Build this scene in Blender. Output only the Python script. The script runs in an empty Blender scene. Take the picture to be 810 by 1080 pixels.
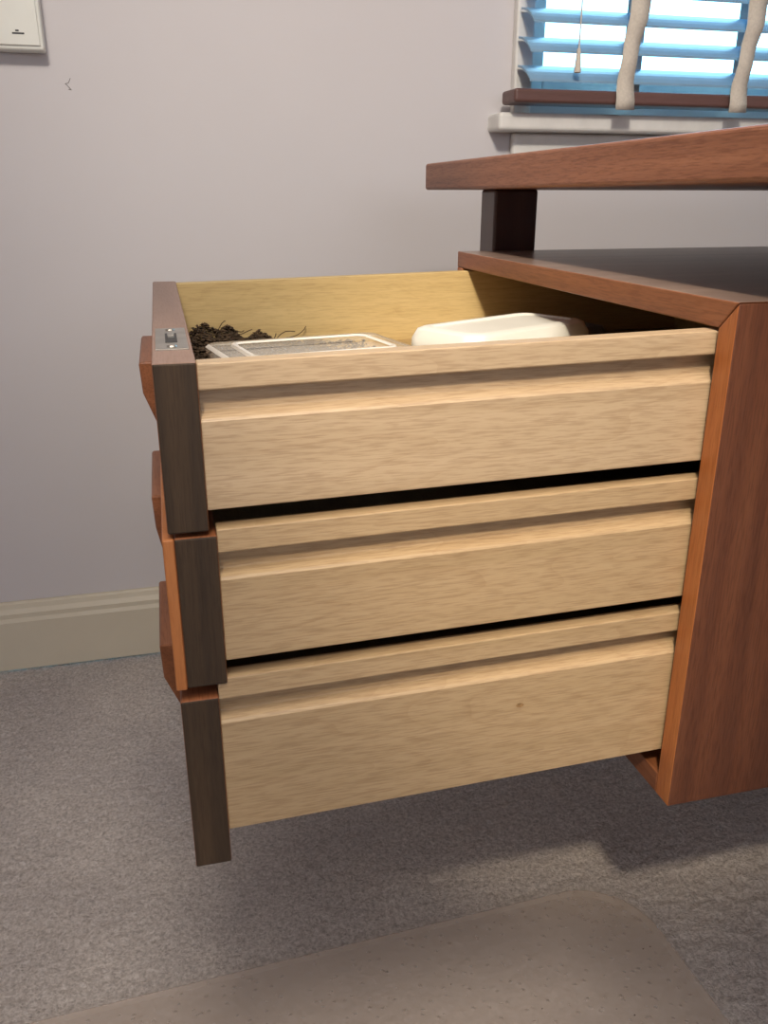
import bpy, bmesh, math, random
from mathutils import Vector, Matrix
random.seed(4)
scene=bpy.context.scene
scene.view_settings.view_transform='Standard'
scene.view_settings.look='None'

# ------------------------------------------------------------ materials
def newmat(name):
    m=bpy.data.materials.new(name); m.use_nodes=True
    nt=m.node_tree; b=nt.nodes['Principled BSDF']
    return m,nt,b
def ramp(nt,stops):
    r=nt.nodes.new('ShaderNodeValToRGB'); e=r.color_ramp.elements
    while len(e)<len(stops): e.new(.5)
    for el,(p,c) in zip(e,stops): el.position=p; el.color=(*c,1)
    return r
def noise(nt,vec,scale,detail=4,rough=.5):
    n=nt.nodes.new('ShaderNodeTexNoise'); n.inputs['Scale'].default_value=scale
    n.inputs['Detail'].default_value=detail; n.inputs['Roughness'].default_value=rough
    nt.links.new(vec,n.inputs['Vector']); return n
def mapping(nt,scale,rot=(0,0,0)):
    tc=nt.nodes.new('ShaderNodeTexCoord'); mp=nt.nodes.new('ShaderNodeMapping')
    mp.inputs['Scale'].default_value=scale; mp.inputs['Rotation'].default_value=rot
    nt.links.new(tc.outputs['Object'],mp.inputs['Vector']); return mp.outputs['Vector']
def bump(nt,b,h,strength,dist=.001):
    bp=nt.nodes.new('ShaderNodeBump'); bp.inputs['Strength'].default_value=strength; bp.inputs['Distance'].default_value=dist
    nt.links.new(h,bp.inputs['Height']); nt.links.new(bp.outputs['Normal'],b.inputs['Normal'])
def wood(name,dark,mid,light,axis='X',rough=.45,fleck=.25,seed=0,coat=0,cathedral=0,lo=1.2,hi=22):
    m,nt,b=newmat(name)
    sc={'X':(lo,hi,hi),'Y':(hi,lo,hi),'Z':(hi,hi,lo)}[axis]
    v=mapping(nt,sc)
    n1=noise(nt,v,1.0+seed*.13,5,.55); n1.inputs['Distortion'].default_value=.6
    r=ramp(nt,[(.28,dark),(.5,mid),(.72,light)]); nt.links.new(n1.outputs['Fac'],r.inputs['Fac'])
    sc2={'X':(60,900,900),'Y':(900,60,900),'Z':(900,900,60)}[axis]
    v2=mapping(nt,sc2); n2=noise(nt,v2,1.0,2,.6)
    r2=ramp(nt,[(.35,(.62,.55,.5)),(.55,(1,1,1))]); nt.links.new(n2.outputs['Fac'],r2.inputs['Fac'])
    mx=nt.nodes.new('ShaderNodeMix'); mx.data_type='RGBA'; mx.blend_type='MULTIPLY'; mx.inputs['Factor'].default_value=fleck
    nt.links.new(r.outputs['Color'],mx.inputs['A']); nt.links.new(r2.outputs['Color'],mx.inputs['B'])
    out=mx.outputs['Result']
    if cathedral:
        sc3={'X':(2.2,1,14),'Y':(1,2.2,14),'Z':(14,14,2.2)}[axis]
        n3=noise(nt,mapping(nt,sc3),1.0+seed*.07,1.5,.4)
        mul=nt.nodes.new('ShaderNodeMath'); mul.operation='MULTIPLY'; mul.inputs[1].default_value=16; nt.links.new(n3.outputs['Fac'],mul.inputs[0])
        fr=nt.nodes.new('ShaderNodeMath'); fr.operation='FRACT'; nt.links.new(mul.outputs[0],fr.inputs[0])
        r3=ramp(nt,[(0,(.76,.68,.60)),(.22,(1,1,1)),(.85,(.97,.95,.93))]); nt.links.new(fr.outputs[0],r3.inputs['Fac'])
        m2=nt.nodes.new('ShaderNodeMix'); m2.data_type='RGBA'; m2.blend_type='MULTIPLY'; m2.inputs['Factor'].default_value=cathedral
        nt.links.new(out,m2.inputs['A']); nt.links.new(r3.outputs['Color'],m2.inputs['B']); out=m2.outputs['Result']
    nt.links.new(out,b.inputs['Base Color'])
    b.inputs['Roughness'].default_value=rough
    b.inputs['Coat Weight'].default_value=coat; b.inputs['Coat Roughness'].default_value=.25
    bump(nt,b,n2.outputs['Fac'],.15,.0006)
    return m
def plain(name,c,rough=.5,metal=0,nscale=0,namp=.06,bmp=0):
    m,nt,b=newmat(name)
    b.inputs['Roughness'].default_value=rough; b.inputs['Metallic'].default_value=metal
    v=mapping(nt,(1,1,1)); n=noise(nt,v,nscale or 40,4,.5)
    r=ramp(nt,[(.3,tuple(max(0,x*(1-namp)) for x in c)),(.7,tuple(min(1,x*(1+namp)) for x in c))])
    nt.links.new(n.outputs['Fac'],r.inputs['Fac']); nt.links.new(r.outputs['Color'],b.inputs['Base Color'])
    if bmp: bump(nt,b,n.outputs['Fac'],bmp,.001)
    return m

TEAK=dict(dark=(.175,.062,.027),mid=(.285,.105,.043),light=(.39,.155,.068))
M_teakY=wood('teak_y',axis='Y',fleck=.65,hi=45,**TEAK)
M_teakZ=wood('teak_z',(.31,.098,.028),(.42,.138,.040),(.50,.185,.058),'Z',fleck=.5,hi=40)
M_teakdt=wood('teak_desktop',(.195,.075,.040),(.29,.116,.060),(.385,.165,.088),'Y',fleck=.75,cathedral=.35,hi=45)
M_teakside=wood('teak_side_shaded',(.092,.032,.016),(.13,.044,.020),(.17,.062,.028),'Z',fleck=.7,rough=.55,hi=40,cathedral=.2)  # same teak darkened, shade under the desktop painted into the colour
M_teaktop=wood('teak_top_sheen',(.22,.15,.13),(.30,.215,.18),(.37,.27,.225),'X',rough=.33,hi=30,fleck=.6,coat=.2)  # greyer, lighter base carries the sheen on the pedestal top
M_lip=wood('teak_bright_edge',(.34,.11,.032),(.44,.155,.045),(.51,.20,.067),'Z',fleck=.35)
M_end=wood('weathered_end_wood',(.026,.015,.008),(.050,.029,.014),(.085,.050,.025),'Z',rough=.7,fleck=.6,hi=60)
M_ftop=wood('fascia_top_sheen_wood',(.20,.125,.10),(.28,.18,.14),(.34,.22,.175),'Y',rough=.5,fleck=.3)  # grey reflection on the top drawer's fascia mixed into its colour
M_beech=wood('beech_side',(.455,.335,.21),(.495,.37,.237),(.53,.40,.262),'X',rough=.5,fleck=.5,cathedral=.32,hi=40)
M_beech2=wood('beech_side_lower',(.43,.307,.170),(.47,.337,.194),(.51,.369,.217),'X',rough=.5,fleck=.5,seed=3,cathedral=.32,hi=40)
M_beechin=wood('beech_inner',(.49,.35,.15),(.55,.405,.18),(.60,.45,.21),'X',rough=.55,fleck=.35,seed=6,cathedral=.2,hi=40)
M_ply=wood('drawer_base_ply',(.35,.24,.1),(.42,.29,.13),(.5,.35,.17),'Y',rough=.6)
M_post=wood('dark_post_wood',(.05,.018,.012),(.08,.028,.018),(.11,.04,.025),'Z',rough=.4,coat=.2)
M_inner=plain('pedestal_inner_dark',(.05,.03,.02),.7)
M_wall=plain('wall_paint',(.63,.60,.61),.9,0,3,.02,.0)
M_ceil=plain('ceiling_paint',(.75,.74,.72),.9)
M_base=plain('trim_cream_gloss',(.64,.58,.46),.45,0,15,.03)
M_white=plain('window_trim_white',(.74,.72,.68),.4)
M_plastic=plain('white_plastic',(.78,.78,.72),.35,0,30,.02)
M_steel=plain('zinc_plate',(.42,.40,.36),.35,.9,80,.15)
M_black=plain('black_print',(.02,.02,.02),.5)
M_debris=plain('dry_debris_dark',(.06,.036,.018),.9,0,200,.6)
M_slat=plain('blind_slat_daylit_blue',(.22,.36,.50),.3,0,30,.08)  # blue of the window daylight painted into the slat colour
M_rail=wood('blind_rail_wood',(.09,.045,.04),(.13,.065,.055),(.17,.09,.08),'X',rough=.4)
M_tape=plain('blind_fabric_tape',(.62,.56,.48),.9,0,300,.08,.3)

# carpet
M_carpet,nt,b=newmat('carpet_pile')
v=mapping(nt,(1,1,1))
n1=noise(nt,v,240,6,.8); n2=noise(nt,v,6,3,.5); n3=noise(nt,v,75,4,.6)
r=ramp(nt,[(.34,(.45,.40,.37)),(.5,(.75,.68,.635)),(.66,(1,.93,.885))]); nt.links.new(n1.outputs['Fac'],r.inputs['Fac'])
r2=ramp(nt,[(.35,(.84,.84,.86)),(.65,(1,1,1))]); nt.links.new(n2.outputs['Fac'],r2.inputs['Fac'])
mx=nt.nodes.new('ShaderNodeMix'); mx.data_type='RGBA'; mx.blend_type='MULTIPLY'; mx.inputs['Factor'].default_value=1
nt.links.new(r.outputs['Color'],mx.inputs['A']); nt.links.new(r2.outputs['Color'],mx.inputs['B'])
nt.links.new(mx.outputs['Result'],b.inputs['Base Color']); b.inputs['Roughness'].default_value=1
b.inputs['Specular IOR Level'].default_value=.1
ad=nt.nodes.new('ShaderNodeMath'); ad.operation='ADD'; nt.links.new(n1.outputs['Fac'],ad.inputs[0]); nt.links.new(n3.outputs['Fac'],ad.inputs[1])
bump(nt,b,ad.outputs[0],.9,.006)

# clear vinyl mat
M_mat,nt,b=newmat('clear_vinyl')
v=mapping(nt,(1,1,1))
vo=nt.nodes.new('ShaderNodeTexVoronoi'); vo.inputs['Scale'].default_value=110; nt.links.new(v,vo.inputs['Vector'])
n=noise(nt,v,60,3,.6)
rr=ramp(nt,[(.0,(1,1,1)),(.25,(0,0,0))]); nt.links.new(vo.outputs['Distance'],rr.inputs['Fac'])
ad=nt.nodes.new('ShaderNodeMath'); ad.operation='ADD'; nt.links.new(rr.outputs['Color'],ad.inputs[0]); nt.links.new(n.outputs['Fac'],ad.inputs[1])
b.inputs['Base Color'].default_value=(.60,.50,.42,1); b.inputs['Roughness'].default_value=.25
b.inputs['Alpha'].default_value=.42; b.inputs['IOR'].default_value=1.5
bump(nt,b,ad.outputs[0],.6,.0018)
# clear plastic
M_clear,nt,b=newmat('clear_plastic')
b.inputs['Base Color'].default_value=(.95,.92,.85,1); b.inputs['Roughness'].default_value=.12; b.inputs['Alpha'].default_value=.22
n=noise(nt,mapping(nt,(1,1,1)),12,1,.4); bump(nt,b,n.outputs['Fac'],.2,.004)
M_clearedge,nt,b=newmat('clear_plastic_rim')
b.inputs['Base Color'].default_value=(.95,.93,.88,1); b.inputs['Roughness'].default_value=.15; b.inputs['Alpha'].default_value=.7
n=noise(nt,mapping(nt,(1,1,1)),40,1,.4); bump(nt,b,n.outputs['Fac'],.1,.001)

# ------------------------------------------------------------ helpers
def finish(name,bm,mats,parent=None,bevel=0,seg=2,smooth=False,shade=None):
    bmesh.ops.recalc_face_normals(bm,faces=bm.faces)
    me=bpy.data.meshes.new(name); bm.to_mesh(me); bm.free()
    if not isinstance(mats,(list,tuple)): mats=[mats]
    for m in mats: me.materials.append(m)
    o=bpy.data.objects.new(name,me); scene.collection.objects.link(o)
    if parent: o.parent=parent
    if bevel:
        md=o.modifiers.new('bevel','BEVEL'); md.width=bevel; md.segments=seg; md.limit_method='ANGLE'; md.angle_limit=.6
    if smooth:
        for p in me.polygons: p.use_smooth=True
    return o
def addbox(bm,x0,x1,y0,y1,z0,z1,mi=0):
    vs=[bm.verts.new((x,y,z)) for x in(x0,x1) for y in(y0,y1) for z in(z0,z1)]
    fs=[(0,1,3,2),(4,6,7,5),(0,4,5,1),(2,3,7,6),(0,2,6,4),(1,5,7,3)]
    out=[]
    for f in fs:
        fc=bm.faces.new([vs[i] for i in f]); fc.material_index=mi; out.append(fc)
    return out
def box(name,x0,x1,y0,y1,z0,z1,mats,parent=None,bevel=.0015,seg=2):
    bm=bmesh.new(); addbox(bm,x0,x1,y0,y1,z0,z1); return finish(name,bm,mats,parent,bevel,seg)
def prism(name,profile,stations,axis,mats,parent=None,bevel=0,fn=None):
    bm=bmesh.new(); rings=[]
    for s in stations:
        ring=[]
        for a,c in profile:
            p={'X':(s,a,c),'Y':(a,s,c),'Z':(a,c,s)}[axis]
            if fn: p=fn(*p)
            ring.append(bm.verts.new(p))
        rings.append(ring)
    n=len(profile)
    for r0,r1 in zip(rings,rings[1:]):
        for i in range(n): bm.faces.new([r0[i],r0[(i+1)%n],r1[(i+1)%n],r1[i]])
    bm.faces.new(rings[0]); bm.faces.new(rings[-1])
    return finish(name,bm,mats,parent,bevel)
def empty(name,loc=(0,0,0)):
    e=bpy.data.objects.new(name,None); scene.collection.objects.link(e); e.location=loc; return e
def curve(name,pts_list,r,mat,parent=None):
    cu=bpy.data.curves.new(name,'CURVE'); cu.dimensions='3D'; cu.bevel_depth=r; cu.bevel_resolution=2
    for pts in pts_list:
        sp=cu.splines.new('POLY'); sp.points.add(len(pts)-1)
        for q,p in zip(sp.points,pts): q.co=(*p,1)
    cu.materials.append(mat)
    o=bpy.data.objects.new(name,cu); scene.collection.objects.link(o)
    if parent: o.parent=parent
    return o

# ------------------------------------------------------------ room
YW=1.287
XL,XR,YF,ZC=-1.7,2.1,-2.3,2.4
bm=bmesh.new()
nx,ny=520,420
gx0,gx1,gy0,gy1=-.9,1.5,-.2,YW
grid=[[bm.verts.new((gx0+(gx1-gx0)*i/nx,gy0+(gy1-gy0)*j/ny,0)) for i in range(nx+1)] for j in range(ny+1)]
for j in range(ny):
    for i in range(nx):
        bm.faces.new([grid[j][i],grid[j][i+1],grid[j+1][i+1],grid[j+1][i]])
for a in [(XL,gx0,YF,YW),(gx1,XR,YF,YW),(gx0,gx1,YF,gy0)]:
    bm.faces.new([bm.verts.new(p) for p in((a[0],a[2],0),(a[1],a[2],0),(a[1],a[3],0),(a[0],a[3],0))])
fl=finish('floor',bm,M_carpet,smooth=True)
tx=bpy.data.textures.new('pile','CLOUDS'); tx.noise_scale=.009; tx.noise_depth=2
md=fl.modifiers.new('pile','DISPLACE'); md.texture=tx; md.strength=.007; md.mid_level=1.0; md.direction='Z'; md.texture_coords='LOCAL'

WX0,WX1,WZ0,WZ1=.545,1.60,.835,1.95
bm=bmesh.new()
addbox(bm,XL,WX0,YW,YW+.12,0,ZC); addbox(bm,WX1,XR,YW,YW+.12,0,ZC)
addbox(bm,WX0,WX1,YW,YW+.12,0,WZ0); addbox(bm,WX0,WX1,YW,YW+.12,WZ1,ZC)
finish('wall_back',bm,M_wall)
box('wall_left',XL-.1,XL,YF,YW,0,ZC,M_wall,bevel=0)
box('wall_right',XR,XR+.1,YF,YW,0,ZC,M_wall,bevel=0)
box('wall_front',XL,XR,YF-.1,YF,0,ZC,M_wall,bevel=0)
box('ceiling',XL,XR,YF,YW,ZC,ZC+.1,M_ceil,bevel=0)
H=.112
prof=[(YW,0),(YW-.016,0),(YW-.016,H-.03),(YW-.013,H-.024),(YW-.013,H-.017),(YW-.009,H-.010),(YW-.007,H-.003),(YW-.004,H),(YW,H)]
prism('baseboard_back',prof,[XL,XR],'X',M_base,bevel=.0012)

# ------------------------------------------------------------ window
win=empty('window_1')
bm=bmesh.new()
fy0,fy1=YW+.05,YW+.09
addbox(bm,WX0,WX0+.045,fy0,fy1,WZ0,WZ1); addbox(bm,WX1-.045,WX1,fy0,fy1,WZ0,WZ1)
addbox(bm,WX0+.045,WX1-.045,fy0,fy1,WZ0,WZ0+.05); addbox(bm,WX0+.045,WX1-.045,fy0,fy1,WZ1-.05,WZ1)
addbox(bm,1.05,1.09,fy0,fy1,WZ0+.05,WZ1-.05)
finish('window_frame',bm,M_white,win,.003)
bm=bmesh.new()
addbox(bm,.517,WX0,YW-.016,YW,.812,WZ1+.03); addbox(bm,WX1,WX1+.03,YW-.016,YW,.812,WZ1+.03); addbox(bm,WX0,WX1,YW-.016,YW,WZ1,WZ1+.03)
finish('window_casing',bm,M_white,win,.003)
bm=bmesh.new(); addbox(bm,.485,WX1+.07,YW-.045,YW+.05,.788,.812); addbox(bm,.52,WX1+.03,YW-.014,YW,.755,.788)
finish('window_sill',bm,M_white,win,.005,3)
# blind
bl=empty('venetian_blind')
BY=YW-.047; SX0,SX1=.520,1.62
bm=bmesh.new()
z=.862
tl=math.radians(26)
while z<1.93:
    n=6; dx=random.uniform(-.004,.004)
    ring=[]
    w=.052
    for X in (SX0+dx,SX1):
        row=[]
        for i in range(n+1):
            s=(i/n-.5)
            cam=.004*(1-4*s*s)
            yy=BY+w*s*math.cos(tl)-cam*math.sin(tl); zz=z+w*s*math.sin(tl)+cam*math.cos(tl)
            row.append((yy,zz))
        ring.append([bm.verts.new((X,a,c+.0014)) for a,c in row]+[bm.verts.new((X,a,c-.0014)) for a,c in reversed(row)])
    a,c=ring; m=len(a)
    for i in range(m): bm.faces.new([a[i],a[(i+1)%m],c[(i+1)%m],c[i]])
    bm.faces.new(a); bm.faces.new(c)
    z+=.036
finish('blind_slats',bm,M_slat,bl)
box('blind_bottom_rail',.495,SX1+.01,BY-.027,BY+.023,.822,.840,M_rail,bl,.004,3)
box('blind_headrail',SX0,SX1,BY-.03,BY+.025,1.93,1.98,M_rail,bl,.004,3)
bm=bmesh.new()
for tx0 in (.668,.853,1.10,1.36):
    rows=[]
    for i in range(90):
        zz=.815+i*(1.95-.815)/89
        h=zz-.815
        off=-.008*math.cos(h*14)+.002*math.sin(h*38+tx0*4)
        yy=BY-.033+.002*math.sin(zz*120)
        w=.0135+.0015*math.sin(zz*41)
        rows.append([bm.verts.new((tx0+off-w,yy+.0005,zz)),bm.verts.new((tx0+off,yy-.0005,zz)),bm.verts.new((tx0+off+w,yy+.0005,zz))])
    for r0,r1 in zip(rows,rows[1:]):
        for q in (0,1): bm.faces.new([r0[q],r0[q+1],r1[q+1],r1[q]])
o=finish('blind_tapes',bm,M_tape,bl,smooth=True); md=o.modifiers.new('s','SOLIDIFY'); md.thickness=.0006
bm=bmesh.new()
for tx0 in (.70,.885,1.13,1.39): addbox(bm,tx0-.015,tx0+.015,BY+.027,BY+.028,.822,1.94)
finish('blind_tapes_rear',bm,M_tape,bl)
curve('blind_cord',[[(.583,BY-.034,1.93),(.583,BY-.034,.885)]],.0011,M_tape,bl)
bm=bmesh.new(); bmesh.ops.create_cone(bm,cap_ends=True,segments=16,radius1=.005,radius2=.0025,depth=.03,matrix=Matrix.Translation((.583,BY-.034,.875)))
finish('cord_tassel',bm,M_tape,bl,.001)

# ------------------------------------------------------------ desk
desk=empty('desk')
XB,XC=.014,.325
YN0,YN1=.438,.942; T=.017
ZT,ZB=.642,.282
XE=.93
bm=bmesh.new()
addbox(bm,XC,XE,YN0,YN1,ZT-T,ZT)
top=finish('pedestal_top',bm,[M_teaktop,M_teakY],desk,.001)
for p in top.data.polygons:
    if p.normal.z<.5: p.material_index=1
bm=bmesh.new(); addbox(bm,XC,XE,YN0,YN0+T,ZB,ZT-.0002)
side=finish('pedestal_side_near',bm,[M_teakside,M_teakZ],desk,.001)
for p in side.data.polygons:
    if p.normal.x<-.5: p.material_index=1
for v_ in top.data.vertices:
    if v_.co.y<.5: v_.co.y=YN0+.0004 if v_.co.z>ZT-.005 else YN0+T
for v_ in side.data.vertices:
    if v_.co.z>.6:
        v_.co.z = ZT-.0006 if v_.co.y<YN0+.005 else ZT-T-.0004
bm=bmesh.new(); addbox(bm,XC,XE,YN1-T,YN1,ZB,ZT-T)
finish('pedestal_side_far',bm,M_teakZ,desk,.001)
box('pedestal_bottom',XC,XE,YN0+T,YN1-T,ZB,ZB+T,M_teakY,desk,.001)
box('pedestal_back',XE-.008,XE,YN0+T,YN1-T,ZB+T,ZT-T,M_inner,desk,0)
box('desktop',XC,1.10,-.55,1.073,.707,.737,M_teakdt,desk,.003,3)
for i,(lx,ly) in enumerate([(.368,.945),(.86,.945),(.368,-.50),(.86,-.50)]):
    box('leg_%d'%(i+1),lx,lx+.052,ly,ly+.045,0.001,.707,M_post,desk,.003)
box('frame_rail_near',.42,.86,-.49,-.465,.66,.707,M_post,desk,.002)

def drop(x,y,z):
    return (x,y,z-.006*max(0,(XC-x)/(XC-XB)))
YS0,YS1=.4575,.9225
YFA,YFB=.456,.924
specs=[('drawer_top',-.009,XB,.618,.522,.623,.540,M_beech,.029,.045,.012),
       ('drawer_middle',-.006,.018,.519,.422,.528,.443,M_beech2,.031,.052,.009),
       ('drawer_bottom',-.011,.012,.413,.287,.431,.318,M_beech2,.052,.060,.016)]
XBK=.60
for di,(nm,xa,xb,ft,fb,st,sb,mside,ho,hh,pr) in enumerate(specs):
    d=empty(nm); d.parent=desk
    bm=bmesh.new(); addbox(bm,xa,xb,YFA,YFB,fb,ft)
    o=finish(nm+'_front',bm,[M_teakY,M_end,M_ftop],d,.0012)
    for p in o.data.polygons:
        if abs(p.normal.y)>.5: p.material_index=1
        elif p.normal.z>.5: p.material_index=2 if di==0 else 0
    if di==1: box(nm+'_front_veneer',xa-.0065,xa,YFA,YFB,fb-.001,ft,M_lip,d,.001)
    W=.013; g=.0085
    def prof(y0,sgn):
        y1=y0+sgn*W; yg=y0+sgn*g
        return [(y0,st),(y1,st),(y1,sb),(y0,sb),(y0,st-.032),(y0+sgn*.001,st-.0305),(yg,st-.0275),(yg,st-.0160),(y0,st-.0145)]
    prism(nm+'_side_near',prof(YS0,1),[xb,XC,XBK],'X',mside,d,.0008,drop)
    prism(nm+'_side_far',prof(YS1,-1),[xb,XC,XBK],'X',M_beechin,d,.0008,drop)
    prism(nm+'_base',[(YS0+W,sb+.008),(YS1-W,sb+.008),(YS1-W,sb+.013),(YS0+W,sb+.013)],[xb,XC,XBK-.012],'X',M_ply,d,0,drop)
    box(nm+'_back',XBK-.012,XBK,YS0+W,YS1-W,sb+.013,st-.008,M_beechin,d,.001)
    x0=xa-(.0065 if di==1 else 0); hz=ft-ho
    prism(nm+'_pull',[(x0,hz),(x0-pr+.001,hz),(x0-pr,hz-.002),(x0-pr+.001,hz-hh*.5),(x0-.003,hz-hh),(x0,hz-hh-.001)],[.627,.753],'Y',M_teakY,d,.0012)
bm=bmesh.new(); zt=.618
addbox(bm,-.0068,.0118,.497,.580,zt-.001,zt+.0008,0)
addbox(bm,-.001,.006,.520,.556,zt+.0008,zt+.0011,1)
addbox(bm,.0005,.0045,.536,.552,zt+.0011,zt+.0026,0)
for yy in (.506,.571): bmesh.ops.create_cone(bm,cap_ends=True,segments=16,radius1=.0032,radius2=.0025,depth=.001,matrix=Matrix.Translation((.0025,yy,zt+.0012)))
finish('drawer_top_latch_plate',bm,[M_steel,M_black],bpy.data.objects['drawer_top'],.0002)
bm=bmesh.new(); bmesh.ops.create_circle(bm,cap_ends=True,segments=20,radius=.0022,matrix=Matrix.Translation((.212,YS0-.00015,.3745))@Matrix.Rotation(math.pi/2,4,'X')@Matrix.Diagonal((1.3,.8,1,1)))
finish('drawer_bottom_knot',bm,plain('knot_wood',(.30,.18,.08),.6,0,400,.4),bpy.data.objects['drawer_bottom'])

# ------------------------------------------------------------ drawer contents
FZ=.540+.0131
def fz(x): return FZ-.006*max(0,(XC-x)/(XC-XB))
def rrect(w,d,r,n=8):
    out=[]
    for cx,cy,a0 in((w/2-r,d/2-r,0),(-w/2+r,d/2-r,90),(-w/2+r,-d/2+r,180),(w/2-r,-d/2+r,270)):
        for i in range(n+1):
            a=math.radians(a0+90*i/n); out.append((cx+r*math.cos(a),cy+r*math.sin(a)))
    return out
def loft(name,levels,loc,rotz,mats,parent=None,smooth=True,cap0=True,cap1=True):
    bm=bmesh.new(); rings=[]
    for (w,d,r,z_) in levels: rings.append([bm.verts.new((x,y,z_)) for x,y in rrect(w,d,r)])
    n=len(rings[0])
    for a,c in zip(rings,rings[1:]):
        for i in range(n): bm.faces.new([a[i],a[(i+1)%n],c[(i+1)%n],c[i]])
    if cap0: bm.faces.new(rings[0])
    if cap1: bm.faces.new(rings[-1])
    o=finish(name,bm,mats,parent,smooth=smooth); o.location=loc; o.rotation_euler=(0,0,rotz)
    md=o.modifiers.new('es','EDGE_SPLIT'); md.split_angle=.7
    return o
case=empty('white_plastic_case',(.288,.708,fz(.26)+.0005)); case.rotation_euler=(0,0,math.radians(27))
CW,CD=.160,.084
loft('case_body',[(CW-.016,CD-.016,.014,0),(CW-.010,CD-.010,.016,.004),(CW-.006,CD-.006,.017,.024)],(0,0,0),0,M_plastic,case)
loft('case_lid',[(CW,CD,.018,.0245),(CW+.002,CD+.002,.019,.028),(CW+.001,CD+.001,.019,.034),(CW-.006,CD-.006,.018,.0415),(CW-.014,CD-.014,.016,.0432),(CW-.026,CD-.026,.012,.0436),(CW-.028,CD-.028,.012,.0420),(CW-.05,CD-.045,.008,.0421)],(0,0,0),0,M_plastic,case)
cb=bmesh.new(); addbox(cb,-.015,.015,-CD/2-.006,-CD/2+.002,.018,.034); finish('case_clasp',cb,M_plastic,case,.002,3)
tray=empty('clear_plastic_box',(.113,.672,fz(.11)+.0005)); tray.rotation_euler=(0,0,math.radians(10))
loft('box_body',[(.140,.10,.008,0),(.148,.108,.01,.030)],(0,0,0),0,M_clear,tray,cap1=False)
loft('box_lid',[(.152,.112,.01,.0305),(.152,.112,.01,.035),(.145,.105,.009,.0375)],(0,0,0),0,M_clear,tray,cap0=False)
loft('box_lid_rim',[(.152,.112,.01,.0345),(.1525,.1125,.01,.0352),(.150,.110,.0095,.0366),(.147,.107,.009,.0376)],(0,0,.0004),0,M_clearedge,tray,cap0=False,cap1=False)
loft('box_lid_ridge',[(.120,.075,.01,.0378),(.118,.073,.01,.0400),(.113,.068,.008,.0402),(.110,.065,.008,.0390)],(0,0,0),0,M_clearedge,tray,cap0=False,cap1=False)
loft('small_grey_case',[(.06,.05,.006,0),(.062,.052,.007,.02),(.058,.048,.006,.024)],(.395,.80,fz(.4)+.0005),.3,plain('grey_plastic',(.25,.25,.26),.5))
def heap(x,y):
    h=.029*math.exp(-((x-.02)/.095)**2)*min(1,max(0,(y-.78)/.12))
    h*=.8+.35*math.sin(x*170+y*60)*math.sin(y*110-x*40)
    return fz(x)+max(0,h)
strands=[]
for i in range(200):
    x=random.uniform(.022,.17); y=random.uniform(.80,.90)
    a=random.uniform(-.3,.6); L=random.uniform(.012,.04); pts=[]; lift=random.random()**2*.018; rise=random.uniform(-.5,1.0)
    for k in range(7):
        x=max(.02,min(.2,x)); y=max(.79,min(.906,y))
        pts.append((x,y,heap(x,y)+.001+lift*(k/6)*rise if rise>0 else heap(x,y)+.001))
        a+=random.uniform(-.4,.4); x+=L/6*math.cos(a); y+=L/6*math.sin(a)*.4
    strands.append(pts)
deb=empty('dry_debris_pile')
curve('debris_strands',strands,.00045,M_debris,deb)
vs=[];fs=[]
def crumb(x,y,z_,s):
    b0=len(vs); a=random.random()*3; ca,sa=math.cos(a),math.sin(a); l=s*random.uniform(.8,1.8)
    for dx,dy,dz in((l,0,0),(-l,0,0),(0,s,0),(0,-s,0),(0,0,s*.6),(0,0,-s*.6)):
        vs.append((x+dx*ca-dy*sa,y+dx*sa+dy*ca,z_+dz+random.uniform(-.3,.3)*s))
    for f in((0,2,4),(2,1,4),(1,3,4),(3,0,4),(2,0,5),(1,2,5),(3,1,5),(0,3,5)): fs.append([b0+q for q in f])
for i in range(3200):
    x=.02+abs(random.gauss(0,.068)); y=min(.905,random.gauss(.865,.035)); s=random.uniform(.0006,.0028)
    if x>.21 or y<.775: continue
    crumb(x,y,fz(x)+(heap(x,y)-fz(x))*(1-random.random()**2)+s*.6,s)
me=bpy.data.meshes.new('debris_crumbs'); me.from_pydata(vs,[],fs); me.materials.append(M_debris)
o=bpy.data.objects.new('debris_crumbs',me); scene.collection.objects.link(o); o.parent=deb

# ------------------------------------------------------------ chair mat
def corner_mat():
    x0,x1,y0,y1=-.72,.458,-.45,.622; r=.075
    pts=[]
    for cx,cy,a0 in((x1-r,y1-r,0),(x0+r,y1-r,90),(x0+r,y0+r,180),(x1-r,y0+r,270)):
        for i in range(13):
            a=math.radians(a0+7.5*i); pts.append((cx+r*math.cos(a),cy+r*math.sin(a)))
    return pts
bm=bmesh.new(); P=corner_mat(); cx_,cy_=-.13,.086
def sc(p,d):
    v_=Vector((p[0]-cx_,p[1]-cy_)); L=v_.length; v_*=(L-d)/L; return v_.x+cx_,v_.y+cy_
rings=[[bm.verts.new((*sc(p,d),z_)) for p in P] for d,z_ in((0,.0005),(0,.0030),(.003,.0042),(.010,.0030))]
n=len(P)
for a,c in zip(rings,rings[1:]):
    for i in range(n): bm.faces.new([a[i],a[(i+1)%n],c[(i+1)%n],c[i]])
bm.faces.new(rings[-1])
o=finish('chair_mat',bm,M_mat); o.rotation_euler=(0,0,math.radians(2.5))
bm=bmesh.new()
for i in range(22):
    x=random.uniform(-.05,.42); y=random.uniform(.40,.58); s=random.uniform(.0006,.0014)
    bmesh.ops.create_icosphere(bm,subdivisions=1,radius=s,matrix=Matrix.Translation((x,y,.0032+s*.6))@Matrix.Diagonal((1,.7,.6,1)))
finish('crumb_scatter',bm,M_debris)

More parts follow.
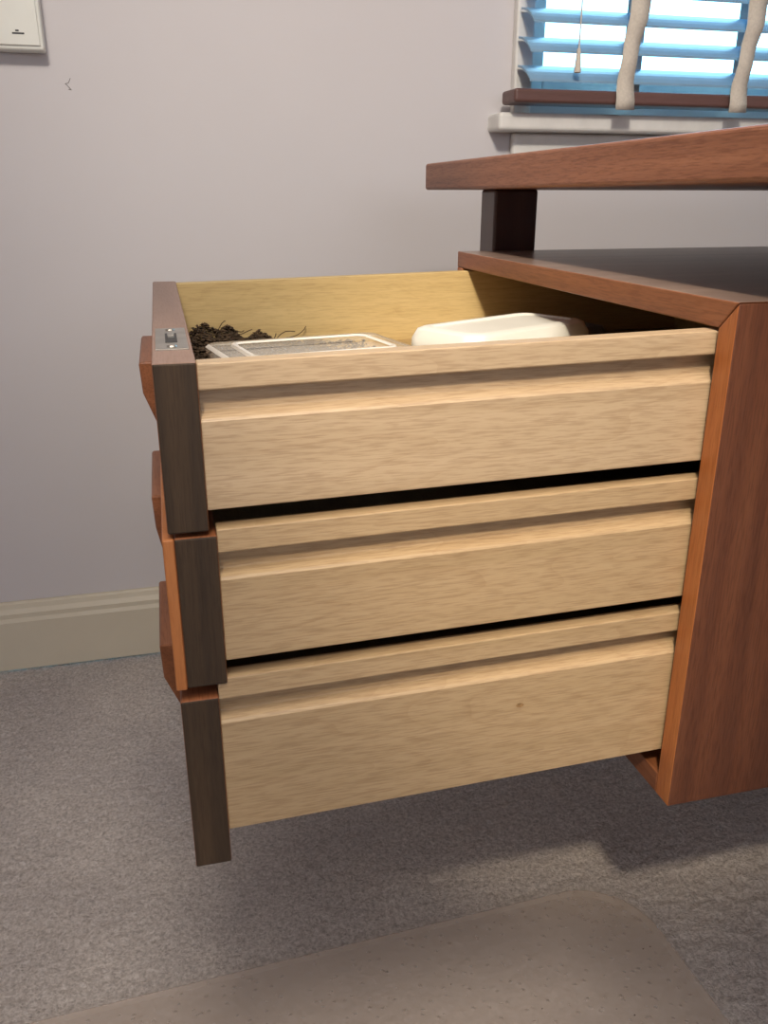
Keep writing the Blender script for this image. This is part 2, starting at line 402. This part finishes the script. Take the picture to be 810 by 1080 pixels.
# ------------------------------------------------------------ wall panel
pn=empty('wall_control_panel',(-.117,YW,.870))
bm=bmesh.new(); addbox(bm,-.24,0,-.026,0,0,.17); finish('panel_body',bm,M_plastic,pn,.003,3)
bm=bmesh.new(); addbox(bm,-.236,-.004,-.0285,-.026,.005,.166); finish('panel_front',bm,M_plastic,pn,.001,2)
bm=bmesh.new()
for (px,pz,w) in((-.035,.017,.014),(-.031,.020,.004),(-.066,.017,.01),(-.066,.021,.006)): addbox(bm,px,px+w,-.0289,-.0285,pz,pz+.0018)
finish('panel_print',bm,M_black,pn)
curve('wall_scuff_mark',[[(-.096+.004*math.sin(i*1.3),YW-.0004,.828+.0022*i+.002*math.cos(i*2)) for i in range(7)]],.0003,M_end)

# ------------------------------------------------------------ lights
w=bpy.data.worlds.new('world'); scene.world=w; w.use_nodes=True
bg=w.node_tree.nodes['Background']; bg.inputs[0].default_value=(.30,.70,1,1); bg.inputs[1].default_value=5.5
def aim(o,loc,target):
    o.location=loc; o.rotation_euler=(Vector(target)-Vector(loc)).to_track_quat('-Z','Y').to_euler()
def area(name,loc,target,size,power,col):
    l=bpy.data.lights.new(name,'AREA'); l.shape='DISK'; l.size=size; l.energy=power; l.color=col
    o=bpy.data.objects.new(name,l); scene.collection.objects.link(o); aim(o,loc,target); return o
def spot(name,loc,target,size,blend,power,col,soft):
    l=bpy.data.lights.new(name,'SPOT'); l.energy=power; l.color=col; l.spot_size=math.radians(size); l.spot_blend=blend; l.shadow_soft_size=soft
    o=bpy.data.objects.new(name,l); scene.collection.objects.link(o); aim(o,loc,target); return o
area('ceiling_lamp',(-.25,-.75,2.3),(-.1,.3,0),1.2,20,(1,.9,.82))
area('daylight_fill',(.6,-2.2,1.1),(0,.8,.2),1.4,17,(.92,.92,1))
spot('added_spot',(-.40,-1.0,2.25),(.385,.66,.50),17,.45,190,(1,.84,.62),.07)  # added spot, narrow cone leaves the drawers' left ends darker
spot('added_spot.001',(-.30,-1.1,2.3),(.42,1.287,.88),38,1,190,(1,.92,.80),.15)  # added wide spot, brightens the middle of the back wall
spot('added_spot.002',(.10,-.2,2.32),(.16,.66,0),34,1,105,(1,.90,.78),.35)  # added overhead spot, makes the pool of light on the carpet

# ------------------------------------------------------------ camera
p,y=.357,.249
F=Vector((math.sin(y)*math.cos(p),math.cos(y)*math.cos(p),-math.sin(p))); R=Vector((math.cos(y),-math.sin(y),0)); U=R.cross(F)
cd=bpy.data.cameras.new('camera'); cam=bpy.data.objects.new('camera',cd); scene.collection.objects.link(cam)
M=Matrix((R,U,-F)).transposed().to_4x4(); M.translation=(0,0,.70); cam.matrix_world=M
cd.sensor_fit='VERTICAL'; cd.sensor_height=36; cd.lens=893.5/1080*36; cd.clip_start=.01
scene.camera=cam
